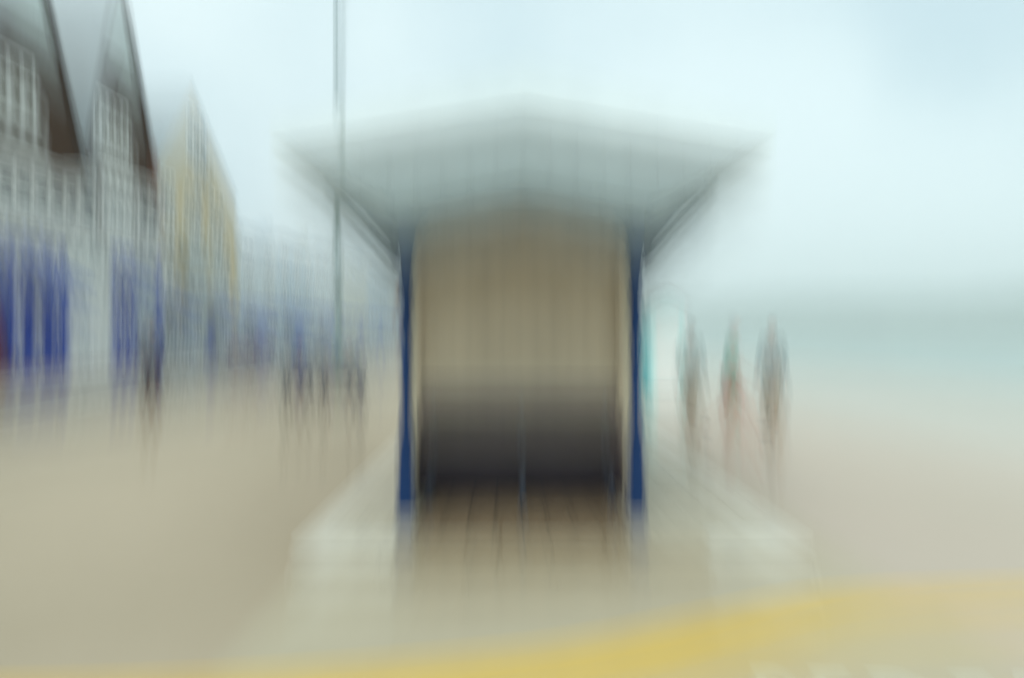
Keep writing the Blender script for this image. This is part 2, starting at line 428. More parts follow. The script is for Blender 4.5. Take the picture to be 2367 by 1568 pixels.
# roof: two leaves with thickness, ribs, barge boards, fascia, soffit
YR0, YR1 = 5.22, YE + .9
for s in (-1, 1):
    xe = XC + s * EW
    rf = add(MB().prism([(XC, ZA), (xe, ZE), (xe, ZE + .035), (XC, ZA + .035)], 'y', YR0, YR1), 'roof_leaf', M['lead'])
    for k in range(13):
        y = YR0 + .12 + k * (YR1 - YR0 - .24) / 12
        rb = MB().prism([(XC + s * .04, ZA + .028), (xe, ZE + .035), (xe, ZE + .075), (XC + s * .04, ZA + .068)], 'y', y - .02, y + .02).build('roof_rib', M['lead']); rb.parent = rf
    add(MB().prism([(XC, ZA - .26), (xe + s * .012, ZE - .13), (xe + s * .012, ZE + .05), (XC, ZA + .05)], 'y', YR0 - .035, YR0 - .002), 'barge_board', M['aqua'])
    add(B(min(xe, xe + s * .03) , max(xe, xe + s * .03), YR0, YR1, ZE - .13, ZE + .032), 'fascia', M['aqua'])
    # coved boarding from the wall plate out to the eave, strip by strip
    prev = None; seg = 9
    for i in range(seg):
        a0, a1 = i / seg, (i + 1) / seg
        f = lambda a: (XC + s * (HW + .08 + (EW - HW - .09) * a), 2.60 + (ZE - .05 - 2.60) * a ** 1.25)
        p0, p1 = f(a0 + .01), f(a1 - .01)
        add(MB().prism([p0, p1, (p1[0], p1[1] + .018), (p0[0], p0[1] + .018)], 'y', 5.434, YR1 - .1), 'cove_board', M['soffit'])
    # front soffit boards under the gable overhang
    for i in range(6):
        x0 = XC + s * (i * EW / 6 + .004); x1 = XC + s * ((i + 1) * EW / 6 - .004)
        add(MB().prism([(x0, roofz(x0) - .05), (x1, roofz(x1) - .05), (x1, roofz(x1) - .032), (x0, roofz(x0) - .032)], 'y', YR0 + .002, 5.396), 'soffit_board', M['soffit'])
    # wall plate on top of the posts and curved brackets
    xp = XC + s * HW
    add(B(xp - .06, xp + .06, YF + .072, YE + .07, 2.57, 2.69), 'wall_plate', M['cream'])
    for y in (YF, 9.2, YE):
        pts = []
        for k in range(9):
            a = k / 8; pts.append((xp + s * (.05 + .62 * a), y, 2.18 + (.66) * a ** 1.6 + .10 * math.sin(a * math.pi)))
        add(MB().tube(pts, [.022] * 9, 8), 'bracket', M['grey'])
    # solid dark plates each side of the post heads, added as painted corner shade
    for y in (YF, 9.2, YE):
        add(MB().prism([(xp + s * .06, 2.16), (xp + s * .14, 2.32), (xp + s * .32, 2.54), (xp + s * .60, 2.80), (xp + s * .06, 2.88)], 'y', y - .05, y - .022), 'shade_spandrel', M['shade_spandrel'])
    add(MB().prism([(xp - s * .06, 2.36), (xp - s * .10, 2.46), (xp - s * .20, 2.575), (xp - s * .06, 2.575)], 'y', YF - .03, YF + .03), 'shade_spandrel', M['shade_spandrel'])  # inner plate, its dark colour also standing in for shade
add(MB().prism([(XC - .05, ZA + .0365), (XC + .05, ZA + .0365), (XC + .03, ZA + .06), (XC - .03, ZA + .06)], 'y', YR0, YR1), 'ridge', M['lead'])
# back wall: vertical boards, cream uprights, a rail
nbd = 14; W = 2 * HW + .30; bw = W / nbd
for i in range(nbd):
    xa = XC - W / 2 + i * bw
    add(B(xa + .0012, xa + bw - .0012, YB, YB + .022, Z0 + .10, 2.86), 'wall_board', M['tan'])
add(B(XC - W / 2, XC + W / 2, YB + .024, YB + .05, Z0, 2.89), 'back_panel', M['darkwood_shade'])
add(B(XC - W / 2, XC + W / 2, YB - .035, YB - .002, Z0 + 1.06, Z0 + 1.13), 'dado_rail', M['cream'])
add(B(XC - W / 2, XC + W / 2, YB - .03, YB - .002, 2.76, 2.86), 'frieze', M['tan'])
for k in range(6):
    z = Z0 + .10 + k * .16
    add(B(XC - W / 2 + .002, XC + W / 2 - .002, YB - .024, YB - .003, z + .003, z + .157), 'wainscot_board', M['wains'] if k > 2 else M['darkwood_shade'])  # lower boards coloured darker to imitate the shade under the seat
for s in (-1, 1):
    x = XC + s * (HW - .045)
    add(B(x - .014, x + .014, YF + .16, YF + .20, Z0, 2.5), 'upright', M['cream'])
    # low side walls and glazed side screens behind the boarded partition
    xs = XC + s * HW
    for (ya, yb) in ((YF + .22, YB - .04), (YB + .06, 9.12), (9.28, YE - .08)):
        add(B(xs - .025, xs + .025, ya, yb, Z0 + .02, Z0 + .80), 'side_panel', M['wains'] if ya < YB else M['blue'])
        fr = add(MB().box(xs - .03, xs + .03, ya, yb, Z0 + .803, Z0 + .86).box(xs - .03, xs + .03, ya, yb, 2.50, 2.565)
                 .box(xs - .03, xs + .03, ya, ya + .05, Z0 + .863, 2.497).box(xs - .03, xs + .03, yb - .05, yb, Z0 + .863, 2.497), 'side_frame', M['cream'] if ya > YB else M['tan'])
        if ya > YB:
            gl = B(xs - .005, xs + .005, ya + .052, yb - .052, Z0 + .863, 2.497).build('pane', M['glass']); gl.parent = fr
# ceiling boards inside, level over the bay
for i in range(4):
    y0 = YF + .08 + i * .17
    add(B(XC - HW + .07, XC + HW - .07, y0, y0 + .164, 2.89, 2.91), 'ceiling_board', M['tan'])
# the far end wall
add(B(XC - HW + .07, XC + HW - .07, YE - .02, YE + .02, Z0 + .02, 2.68), 'end_wall', M['tan'])
0 and add(MB().prism([(XC - .02, ZA + .10), (XC + .02, ZA + .10), (XC + .006, ZA + .42), (XC - .006, ZA + .42)], 'y', YR0 + .04, YR0 + .075), 'finial', M['aqua'])
# small rust coloured hook plate on the left post
add(MB().prism([(XC - HW - .09, 1.98), (XC - HW - .05, 2.00), (XC - HW - .055, 1.88), (XC - HW - .08, 1.85)], 'y', YF - .03, YF + .0), 'hook_plate', M['orange'])

# bench inside the shelter
bn = empty('shelter_bench', 'dark slatted bench on a blue middle leg under the shelter roof', 'bench', (XC, 6.68, Z0))
for k in range(5):
    y = -.30 + k * .085
    B(-.84, .84, y, y + .075, .43, .455).build('seat_slat', M['darkwood_shade'], bn, bevel=.005)
for k in range(3):
    z = .54 + k * .13; B(-.84, .84, .17 + k * .02, .19 + k * .02, z, z + .11).build('back_slat', M['darkwood_shade'], bn, bevel=.005)
for x in (-.80, 0.02, .80):
    MB().tube([(x, -.32, 0), (x, -.30, .10), (x, -.27, .30), (x, -.28, .425)], [.032, .022, .018, .026], 8).build('leg', M['shade_spandrel'], bn)
    MB().box(x - .02, x + .02, .10, .135, 0, .428).build('leg', M['shade_spandrel'], bn)
    MB().tube([(x, .13, .428), (x, .15, .60), (x, .21, .93)], .016, 8).build('back_support', M['shade_spandrel'], bn)
B(-.83, .83, -.315, -.302, .33, .425).build('seat_rail', M['darkwood_shade'], bn)

# ------------------------------------------------------------------ painted marks in the foreground
def band(pts, wd, name, m, z):
    mb = MB(); P = [Vector((p[0], p[1], 0)) for p in pts]
    for i, p in enumerate(P):
        d = (P[min(i + 1, len(P) - 1)] - P[max(i - 1, 0)]).normalized(); nn = Vector((-d.y, d.x, 0)); wd2 = wd(p.x)
        mb.v.append((p.x, p.y, z)); q = p - nn * wd2; mb.v.append((q.x, q.y, z))
    for i in range(len(P) - 1): mb.f.append((2 * i, 2 * i + 1, 2 * i + 3, 2 * i + 2))
    return mb.build(name, m)
ctrl = [(-6.5, 3.62), (-4.2, 3.50), (-2.37, 3.46), (-1.2, 3.56), (0, 3.80), (.55, 3.99), (1.05, 4.22), (2.0, 4.62), (3.3, 4.78), (5.0, 4.84), (6.9, 4.86)]
pts = []
for i in range(len(ctrl) - 1):
    p0 = ctrl[max(i - 1, 0)]; p1 = ctrl[i]; p2 = ctrl[i + 1]; p3 = ctrl[min(i + 2, len(ctrl) - 1)]
    for k in range(6):
        u = k / 6
        pts.append(tuple(.5 * ((2 * p1[a]) + (-p0[a] + p2[a]) * u + (2 * p0[a] - 5 * p1[a] + 4 * p2[a] - p3[a]) * u * u + (-p0[a] + 3 * p1[a] - 3 * p2[a] + p3[a]) * u ** 3) for a in (0, 1)))
pts.append(ctrl[-1])
tag(band(pts, lambda x: .43 - .058 * max(0, min(4.5, x - .7)), 'yellow_line', M['line'], .008), 'broad yellow line painted in a curve across the foreground paving', 'road marking')
cu = bpy.data.curves.new('lettering', 'FONT'); cu.body = 'PEDESTRIANS'; cu.size = .48; cu.extrude = .001; cu.space_character = 1.2
tmp = bpy.data.objects.new('tmp', cu); col.objects.link(tmp)
bpy.context.view_layer.update()
me2 = bpy.data.meshes.new_from_object(tmp.evaluated_get(bpy.context.evaluated_depsgraph_get()))
bpy.data.objects.remove(tmp); me2.materials.clear(); me2.materials.append(M['lettering'])
lt = link('ground_lettering', me2, None, (1.06, 2.50, .009)); lt.scale = (.92, 3.0, 1); lt.rotation_euler = (0, 0, R(-4))
tag(lt, 'white capitals painted on the paving at the bottom right, reading pedestrians', 'lettering')

# ------------------------------------------------------------------ terrace on the left; facade plane x = FX, u runs along y
FX = -22.0
def fbox(mb, u0, u1, v0, v1, z0, z1): return mb.box(FX + v0, FX + v1, u0, u1, z0, z1)
def window(parent, u0, u1, z0, z1, v=0.0, cols=3, rowsn=2, m='white', fw=.10, bw_=.045, pane='glass'):
    """frame proud of the wall plane v, sunk pane, one glazing bar mesh each way as parts of the frame"""
    mb = MB()
    fbox(mb, u0, u1, v + .002, v + .09, z0, z0 + fw); fbox(mb, u0, u1, v + .002, v + .09, z1 - fw, z1)
    fbox(mb, u0, u0 + fw, v + .002, v + .09, z0 + fw, z1 - fw); fbox(mb, u1 - fw, u1, v + .002, v + .09, z0 + fw, z1 - fw)
    f = mb.build('window', M[m]); f.parent = parent
    g = fbox(MB(), u0 + fw, u1 - fw, v + .004, v + .03, z0 + fw, z1 - fw).build('pane', M[pane]); g.parent = f
    for k in range(1, cols):
        u = u0 + (u1 - u0) * k / cols
        q = fbox(MB(), u - bw_, u + bw_, v + .032, v + .075, z0 + fw, z1 - fw).build('glazing_bar', M[m]); q.parent = f
    for k in range(1, rowsn):
        z = z0 + (z1 - z0) * k / rowsn
        q = fbox(MB(), u0 + fw, u1 - fw, v + .034, v + .070, z - .03, z + .03).build('glazing_bar', M[m]); q.parent = f
    sl = fbox(MB(), u0 - .08, u1 + .08, v + .002, v + .16, z0 - .09, z0 - .002).build('sill', M[m]); sl.parent = f
    return f
def root(name, label, u, group=None): return empty(name, label, 'building', (0, 0, 0), 0, group)
def part(mb, name, m, p): o = mb.build(name, M[m] if isinstance(m, str) else m); o.parent = p; return o
def bay(p, u0, u1, z0, z1, cols=4, depth=.8, m='white', rowsn=3):
    b = part(fbox(MB(), u0, u1, .0, depth, z0, z0 + .75), 'bay_window', m, p)
    hd = fbox(MB(), u0, u1, 0, depth, z1 - .45, z1).build('bay_head', M[m]); hd.parent = b
    part(fbox(MB(), u0 - .08, u1 + .08, 0, depth + .12, z1 + .002, z1 + .16), 'bay_cornice', m, p)
    for k in range(cols + 1):
        u = u0 + (u1 - u0) * k / cols
        c = max(u0 + .11, min(u1 - .11, u))
        q = fbox(MB(), c - .11, c + .11, depth - .2, depth, z0 + .752, z1 - .452).build('mullion', M[m]); q.parent = b
    g = fbox(MB(), u0 + .06, u1 - .06, .02, depth - .08, z0 + .752, z1 - .452).build('pane', M['glass']); g.parent = b
    for k in range(1, rowsn):
        z = z0 + .75 + (z1 - z0 - 1.2) * k / rowsn
        q = fbox(MB(), u0 + .22, u1 - .22, depth - .078, depth - .03, z - .035, z + .035).build('glazing_bar', M[m]); q.parent = b
def shopfront(p, u0, u1, ztop, pil='shopblue', win='white', door='maroon', nwin=3, awning=None, fascia='shopblue'):
    part(fbox(MB(), u0, u1, .002, .30, ztop - .95, ztop), 'shop_fascia', fascia, p)
    part(fbox(MB(), u0, u1, .002, .42, ztop + .002, ztop + .14), 'shop_cornice', 'white', p)
    part(fbox(MB(), u0, u1, .002, .12, .0, ztop - .952), 'shop_wall', 'slate', p)
    L_ = u1 - u0; nb_ = nwin + 1
    for k in range(nb_ + 1):
        c = max(u0 + .2, min(u1 - .2, u0 + L_ * k / nb_))
        part(fbox(MB(), c - .2, c + .2, .122, .34, 0, ztop - .955), 'pilaster', pil, p)
    for k in range(nb_):
        a, b2 = u0 + L_ * k / nb_ + .28, u0 + L_ * (k + 1) / nb_ - .28
        if k == nb_ // 2:
            d = part(fbox(MB(), a + .1, b2 - .1, .124, .22, .05, 2.6), 'door', door, p)
            h = fbox(MB(), b2 - .35, b2 - .25, .222, .27, 1.05, 1.3).build('handle', M['rim']); h.parent = d
        else:
            part(fbox(MB(), a, b2, .124, .26, 0, .7), 'stall_riser', pil, p)
            window(p, a, b2, .8, ztop - 1.1, .125, 3, 2, win, .08, .05)
    if awning:
        for (a, b2) in awning:
            mb = MB(); z1 = ztop - 1.0
            mb.prism([(FX + .36, z1), (FX + 1.9, z1 - .95), (FX + 1.9, z1 - 1.2), (FX + 1.86, z1 - 1.2), (FX + 1.86, z1 - .99), (FX + .36, z1 - .06)], 'y', a, b2)
            part(mb, 'awning', 'awningblue', p)
def gable_house(name, label, u0, u1, ap, ze, za, m, side_m=None, deep=11, overhang=.14, roofm='palelead', roof2='brownbarge', bargem='brownbarge'):
    r = root(name, label, u0)
    part(MB().prism([(u0, 0), (u1, 0), (u1, ze), (ap, za), (u0, ze)], 'x', FX - deep, FX), 'wall', m, r)
    for (a, za_, b2, zb_, rmat) in ((ap, za, u0, ze, roofm), (ap, za, u1, ze, roof2)):
        d = Vector((b2 - a, zb_ - za_)).normalized(); e = Vector((b2, zb_)) + d * .35
        nn = Vector((d.y, -d.x)); nn = nn if nn.y > 0 else -nn
        o = nn * .03; tck = nn * .10
        pts_ = [Vector((a, za_ + .04)), e + o, e + o + tck, Vector((a, za_ + .04 + .13 / max(.25, abs(nn.y))))]
        rf = part(MB().prism([tuple(p) for p in pts_], 'x', FX - deep - .2, FX + overhang), 'roof', rmat, r)
        bb = MB().prism([tuple(p) for p in (Vector((a, za_ - .12)), e - nn * .10, e + nn * .14, Vector((a, za_ + .20)))], 'x', FX + overhang + .002, FX + overhang + .06).build('barge_board', M[bargem]); bb.parent = rf
    return r

def apex_boards(p, ap, w0, z0_, za, n=9):
    for k in range(n):
        a = ap - w0 + 2 * w0 * k / n + .012; b2 = ap - w0 + 2 * w0 * (k + 1) / n - .012
        zt = lambda u: za - .45 - (za - .45 - z0_) * abs(u - ap) / w0
        pp = [(a, z0_), (b2, z0_), (b2, max(z0_ + .02, zt(b2))), (a, max(z0_ + .02, zt(a)))]
        if a < ap < b2: pp.insert(3, (ap, zt(ap)))
        part(MB().prism(pp, 'x', FX + .002, FX + .06), 'gable_board', 'offwhite', p)
# A: dark brown brick house with steep gable (33 m away at the left edge)
A0, A1 = 28.2, 38.75
ha = gable_house('gabled_house', 'dark brown brick house with steep gable, leftmost of the terrace', A0, A1, 33.6, 9.9, 21.4, 'brick')
window(ha, 31.0, 34.7, 11.2, 14.0, .0, 4, 3, 'white', .18, .14, 'curtain')
apex_boards(ha, 33.6, 1.9, 16.2, 21.4)
bay(ha, 29.4, 36.6, 6.3, 9.2, 6, 1.0); bay(ha, 37.0, 38.6, 6.3, 9.7, 1, .7)
shopfront(ha, A0 + .05, 36.5, 5.9, nwin=4, awning=[(32.8, 36.2)], door='maroon')
shopfront(ha, 36.6, A1 - .05, 6.1, nwin=1, pil='white', fascia='offwhite', door='offwhite')
for k in range(16):
    a = 32.0 + k * .285
    part(fbox(MB(), a, a + (.20 if k % 3 else .10), .345, .46, .55, 5.4 if k % 4 else 6.25), 'shop_panel', ('white' if k % 5 == 2 else 'shopblue'), ha)
part(fbox(MB(), 28.4, 31.6, .345, .46, .0, 3.2), 'shop_panel', 'maroon', ha)
# B
B0, B1 = 38.8, 46.2
hb_ = gable_house('gabled_house', 'dark brown brick house with steep gable, next to the ochre rendered one', B0, B1, 41.9, 12.0, 22.5, 'brick')
window(hb_, 39.5, 43.2, 11.3, 14.4, .0, 5, 3, 'white', .18, .13, 'curtain')
apex_boards(hb_, 41.9, 1.6, 17.2, 22.5, 7)
bay(hb_, 39.0, 42.1, 6.6, 10.2, 4, .8); bay(hb_, 42.6, 45.2, 6.6, 10.3, 2, .9)
shopfront(hb_, B0 + .05, 40.6, 6.3, nwin=1, pil='white', fascia='offwhite', door='offwhite')
shopfront(hb_, 40.65, 43.1, 6.3, nwin=1, pil='shopblue', fascia='shopblue', door='shopblue', awning=[(40.8, 43.0)])
shopfront(hb_, 43.15, B1 - .05, 6.3, nwin=2, pil='offwhite', fascia='shopgrey', door='maroon')
part(fbox(MB(), 45.5, 46.15, .002, .35, 7.0, 12.9), 'corner_pier', 'obrick', hb_)
part(fbox(MB(), 43.4, 45.6, .345, .43, 0, 1.6), 'shop_panel', 'maroon', hb_)
part(fbox(MB(), 45.65, 46.1, .345, .5, 0, 6.4), 'banner', 'shopblue', hb_)
for k in range(7):
    a = 40.75 + k * .34
    part(fbox(MB(), a, a + .22, .345, .46, .55, 5.8), 'shop_panel', ('white' if k % 3 == 1 else 'shopblue'), hb_)
# C: ochre
C0, C1 = 46.25, 60.2
hc = gable_house('gabled_house', 'ochre yellow rendered house with tall narrow gable window', C0, C1, 51.6, 12.2, 18.6, 'yrender', roofm='palelead', roof2='palelead', bargem='offwhite')
window(hc, 51.0, 54.4, 13.2, 16.9, .0, 3, 3, 'white', .16, .14)
for (a, b2) in ((47.0, 49.2), (50.4, 53.4), (54.8, 57.6)):
    window(hc, a, b2, 8.6, 11.6, .0, 3, 3, 'white', .16, .1)
bay(hc, 49.6, 55.0, 5.4, 8.0, 4, .9, 'offwhite')
window(hc, 47.0, 49.0, 5.2, 7.8, 0, 2, 2, 'white', .16, .1); window(hc, 56.4, 59.0, 5.2, 7.8, 0, 2, 2, 'white', .16, .1)
shopfront(hc, C0 + .05, C1 - .05, 4.8, nwin=5, pil='offwhite', fascia='shopgrey', door='shopblue', awning=[(46.8, 49.0), (53.6, 56.6)])
for s in (47.2, 57.8):
    ch = part(MB().box(FX - 5.2, FX - 4.2, s - .7, s + .7, 13.0, 19.2), 'chimney', 'yrender', hc)
    for k in (-.35, .35):
        pt = MB().lathe([(.14, 19.2), (.16, 19.3), (.12, 19.7)], FX - 4.7, s + k, 10).build('chimney_pot', M['obrick']); pt.parent = ch
# flat fronted pale houses farther along, each its own
def plain(u0, u1, h, m, label, storeys, roofm='slate', awn=True, hip=True):
    r = root('terraced_house', label, u0, 'houses along the far end of the terrace')
    part(fbox(MB(), u0, u1, -11, 0, 0, h), 'wall', m, r)
    part(fbox(MB(), u0 - .02, u1 + .02, -11.2, .35, h + .002, h + .3), 'parapet', 'white', r)
    part(MB().prism([(FX - 10.6, h + .302), (FX - .3, h + .302), (FX - 3.5, h + 2.0), (FX - 7.4, h + 2.0)], 'y', u0 + .3, u1 - .3), 'roof', roofm, r)
    n_ = max(2, int((u1 - u0) / 3.6)); wst = (u1 - u0) / n_
    fh = (h - 4.2) / (storeys - 1)
    for f in range(storeys - 1):
        for k in range(n_):
            a = u0 + (k + .26) * wst; z = 4.2 + f * fh + .7
            window(r, a, a + wst * .48, z, z + fh * .62, 0, 2, 2, 'white', .14, .08)
    shopfront(r, u0 + .05, u1 - .05, 4.1, nwin=max(2, n_ - 1), pil='offwhite', fascia='awningblue', door='shopblue', awning=[(u0 + 1, u0 + (u1 - u0) * .45)] if awn else None)
    for s in (u0 + 1.0, u1 - 1.0):
        part(MB().box(FX - 6.2, FX - 5.0, s - .6, s + .6, h + 1.2, h + 3.4), 'chimney', m, r)
    return r
plain(60.3, 71, 9.0, 'prender', 'white rendered low house just beyond the ochre gabled house', 3)
plain(71.1, 84, 9.6, 'brender', 'pale blue rendered house beyond the white low house', 3)
plain(84.1, 99, 10.4, 'prender', 'long white rendered house halfway along the far terrace', 3)
plain(99.1, 117, 11.2, 'crender', 'cream rendered house seen between lamp column and white house', 4, awn=False)
plain(117.1, 138, 11.6, 'brender', 'pale blue house seen just right of the lamp column', 4, awn=False)
plain(138.1, 165, 12.0, 'prender', 'white house at the hazy end, left of the shelter post', 4, awn=False)
plain(165.1, 200, 12.2, 'crender', 'cream house farthest away along the terrace', 4, awn=False)

# ------------------------------------------------------------------ lamp column
lc = empty('lamp_column', 'very tall thin grey lamp column rising out of the top of the picture', 'lamp post', (-5.72, 25, 0))
MB().lathe([(.17, 0), (.17, .06), (.13, .08), (.13, 1.15), (.10, 1.25), (.095, 4), (.085, 8), (.07, 17.2)], n=16).build('column', M['pole'], lc, smooth=False)
MB().lathe([(.19, 0), (.19, .05), (.0, .05)], n=16).build('base_plate', M['iron'], lc)
B(-.06, .06, -.142, -.132, .35, .95).build('door', M['iron'], lc)
for s in (-1, 1):
    a = MB().tube([(s * .05, 0, 16.7), (s * .5, 0, 17.3), (s * 1.3, 0, 17.55), (s * 1.9, 0, 17.5)], [.045, .04, .035, .035], 8).build('arm', M['pole'], lc)
    MB().prism([(s * 1.7, 17.42), (s * 2.5, 17.38), (s * 2.45, 17.56), (s * 1.75, 17.62)], 'y', -.14, .14).build('lamp_head', M['iron'], a)
MB().lathe([(.105, 2.85), (.115, 2.87), (.115, 3.1), (.105, 3.12)], n=16).build('collar', M['iron'], lc)

# ------------------------------------------------------------------ people
def skin_mesh(name, joints, edges, m, parent, levels=2):
    """joints: {key: (x,y,z,r[,r2])}"""
    keys = list(joints); me_ = bpy.data.meshes.new(name)
    me_.from_pydata([joints[k][:3] for k in keys], [(keys.index(a), keys.index(b_)) for a, b_ in edges], [])
    o = bpy.data.objects.new(name, me_); col.objects.link(o)
    md = o.modifiers.new('Skin', 'SKIN'); md.use_smooth_shade = True
    lay = me_.skin_vertices[0].data if me_.skin_vertices else None
    if lay is None:
        bm_ = bmesh.new(); bm_.from_mesh(me_); bm_.verts.layers.skin.verify(); bm_.to_mesh(me_); bm_.free(); lay = me_.skin_vertices[0].data
    for i, k in enumerate(keys):
        j = joints[k]; lay[i].radius = (j[3], j[4] if len(j) > 4 else j[3]); lay[i].use_root = (i == 0)
    s_ = o.modifiers.new('Sub', 'SUBSURF'); s_.levels = levels; s_.render_levels = levels
    bpy.context.view_layer.update()
    me3 = bpy.data.meshes.new_from_object(o.evaluated_get(bpy.context.evaluated_depsgraph_get()))
    bpy.data.objects.remove(o)
    me3.name = name; me3.materials.clear(); me3.materials.append(m)
    for p in me3.polygons: p.use_smooth = True
    return link(name, me3, parent)
def lerp(a, b, t): return tuple(a[i] + (b[i] - a[i]) * t for i in range(3))
def person(label, loc, rz, J, top, legs, hair, short=False, group=None, scale=1.0, longhair=False):
    """J: joint positions, facing -y before rotation; rz turns the figure"""
    p = empty('person', label, 'person', loc, rz, group); p.scale = (scale,) * 3
    P = {k: Vector(v) for k, v in J.items()}
    jo = {'pelvis': (*P['pelvis'], .115, .095), 'waist': (*P['waist'], .105, .085), 'chest': (*P['chest'], .135, .105), 'neck': (*P['neck'], .05, .05), 'nape': (*lerp(P['neck'], P['head'], .45), .052, .055), 'head': (*P['head'], .078, .09), 'crown': (*(P['head'] + Vector((0, .01, .09))), .068, .08)}
    ed = [('pelvis', 'waist'), ('waist', 'chest'), ('chest', 'neck'), ('neck', 'nape'), ('nape', 'head'), ('head', 'crown')]
    for s in ('L', 'R'):
        jo['sh' + s] = (*P['sh' + s], .055); jo['el' + s] = (*P['el' + s], .040); jo['wr' + s] = (*P['wr' + s], .026)
        jo['hip' + s] = (*P['hip' + s], .090); jo['kn' + s] = (*P['kn' + s], .057); jo['calf' + s] = (*lerp(P['kn' + s], P['an' + s], .35), .056); jo['an' + s] = (*P['an' + s], .036); jo['toe' + s] = (*P['toe' + s], .032)
        ed += [('chest', 'sh' + s), ('sh' + s, 'el' + s), ('el' + s, 'wr' + s), ('pelvis', 'hip' + s), ('hip' + s, 'kn' + s), ('kn' + s, 'calf' + s), ('calf' + s, 'an' + s), ('an' + s, 'toe' + s)]
        d = (P['wr' + s] - P['el' + s]).normalized(); side = d.cross(Vector((0, 1, 0)));  side = side.normalized() if side.length > .1 else Vector((1, 0, 0))
        across = d.cross(side).normalized()
        pm = P['wr' + s] + d * .06; jo['palm' + s] = (*pm, .030, .018); ed.append(('wr' + s, 'palm' + s))
    body = skin_mesh('body', jo, ed, M['skin'], p)
    # hands: five separate fingers, ears and nose joined into the body mesh
    ex = MB()
    for s in ('L', 'R'):
        d = (P['wr' + s] - P['el' + s]).normalized(); side = Vector((0, 1, 0)); side = (side - d * side.dot(d)).normalized(); curl = side.cross(d)
        base = P['wr' + s] + d * .085
        for q, ln in enumerate((.070, .080, .074, .058)):
            b0 = base + side * ((q - 1.5) * .019)
            ex.tube([b0 - d * .03, b0 + d * ln * .5, b0 + d * ln * .85 + curl * .012], [.009, .0085, .006], 6)
        th = P['wr' + s] + d * .035 - side * .025
        ex.tube([th, th + d * .03 - side * .025, th + d * .062 - side * .028], [.011, .010, .007], 6)
    h = P['head']
    ex.tube([h + Vector((0, -.075, .03)), h + Vector((0, -.112, -.005)), h + Vector((0, -.085, -.018))], [.008, .014, .010], 6)
    for s in (-1, 1): ex.tube([h + Vector((s * .074, .0, .03)), h + Vector((s * .088, .012, .005)), h + Vector((s * .076, .005, -.03))], [.012, .017, .009], 6)
    ex.ellipsoid(h + Vector((0, .0, .035)), (.076, .092, .105))
    bm_ = bmesh.new(); bm_.from_mesh(body.data)
    vs = [bm_.verts.new(v) for v in ex.v]
    for f in ex.f: bm_.faces.new([vs[i] for i in f])
    bm_.to_mesh(body.data); bm_.free()
    for pp in body.data.polygons: pp.use_smooth = True
    # face: eyes and mouth
    for s in (-1, 1): MB().lathe([(.001, -.008), (.009, -.004), (.011, 0), (.009, .004), (.001, .008)], 0, 0, 8).build('eye', M['shoe'], p, loc=h + Vector((s * .03, -.088, .022)))
    MB().tube([h + Vector((-.022, -.088, -.045)), h + Vector((0, -.096, -.047)), h + Vector((.022, -.088, -.045))], [.003, .006, .003], 6).build('mouth', M['maroon'], p)
    # hair
    hm_ = MB().ellipsoid(h + Vector((0, .016, .055)), (.088, .098, .105), lambda q: not (q.y < h.y - .035 and q.z < h.z + .075) and q.z > h.z - .05)
    if longhair: hm_.ellipsoid(h + Vector((0, .06, -.07)), (.078, .045, .14))
    hm_.build('hair', hair, p, smooth=True)
    # top: torso and sleeves a little larger than the body
    tj = {'pelvis': (*(P['pelvis'] + Vector((0, 0, -.03))), .150, .125), 'waist': (*P['waist'], .140, .115), 'chest': (*P['chest'], .165, .130), 'neck': (*lerp(P['chest'], P['neck'], .8), .075, .07)}
    te = [('pelvis', 'waist'), ('waist', 'chest'), ('chest', 'neck')]
    if P['knL'].z < P['pelvis'].z - .3: tj['hem'] = (*(P['pelvis'] + Vector((0, 0, -.13))), .152, .128); te.append(('hem', 'pelvis'))
    for s in ('L', 'R'):
        cuff = lerp(P['sh' + s], P['el' + s], .75) if short else lerp(P['el' + s], P['wr' + s], .92)
        tj['sh' + s] = (*P['sh' + s], .078); te.append(('chest', 'sh' + s))
        if not short: tj['el' + s] = (*P['el' + s], .060); te += [('sh' + s, 'el' + s), ('el' + s, 'cf' + s)]
        else: te.append(('sh' + s, 'cf' + s))
        tj['cf' + s] = (*cuff, .058 if short else .042)
    skin_mesh('shirt' if short else 'jacket', tj, te, top, p)
    lj = {'pelvis': (*P['pelvis'], .138, .115)}; le = []
    for s in ('L', 'R'):
        lj['hip' + s] = (*P['hip' + s], .108); lj['kn' + s] = (*P['kn' + s], .078) if not short else (*lerp(P['hip' + s], P['kn' + s], .85), .085)
        le += [('pelvis', 'hip' + s), ('hip' + s, 'kn' + s)]
        if not short: lj['an' + s] = (*lerp(P['kn' + s], P['an' + s], .93), .056); le.append(('kn' + s, 'an' + s))
    skin_mesh('shorts' if short else 'trousers', lj, le, legs, p)
    for s in ('L', 'R'):
        a, t_ = P['an' + s], P['toe' + s]; fw = (t_ - a); fw.z = 0; fw = fw.normalized()
        zs = min(a.z, t_.z) - .02
        skin_mesh('shoe', {'h': (a.x - fw.x * .03, a.y - fw.y * .03, a.z - .035, .042), 'm': (*(a + fw * .08 + Vector((0, 0, -.045))), .042, .034), 't': (*(Vector((t_.x, t_.y, t_.z - .002)) + fw * .04), .040, .028)}, [('h', 'm'), ('m', 't')], M['shoe'], p)
    return p
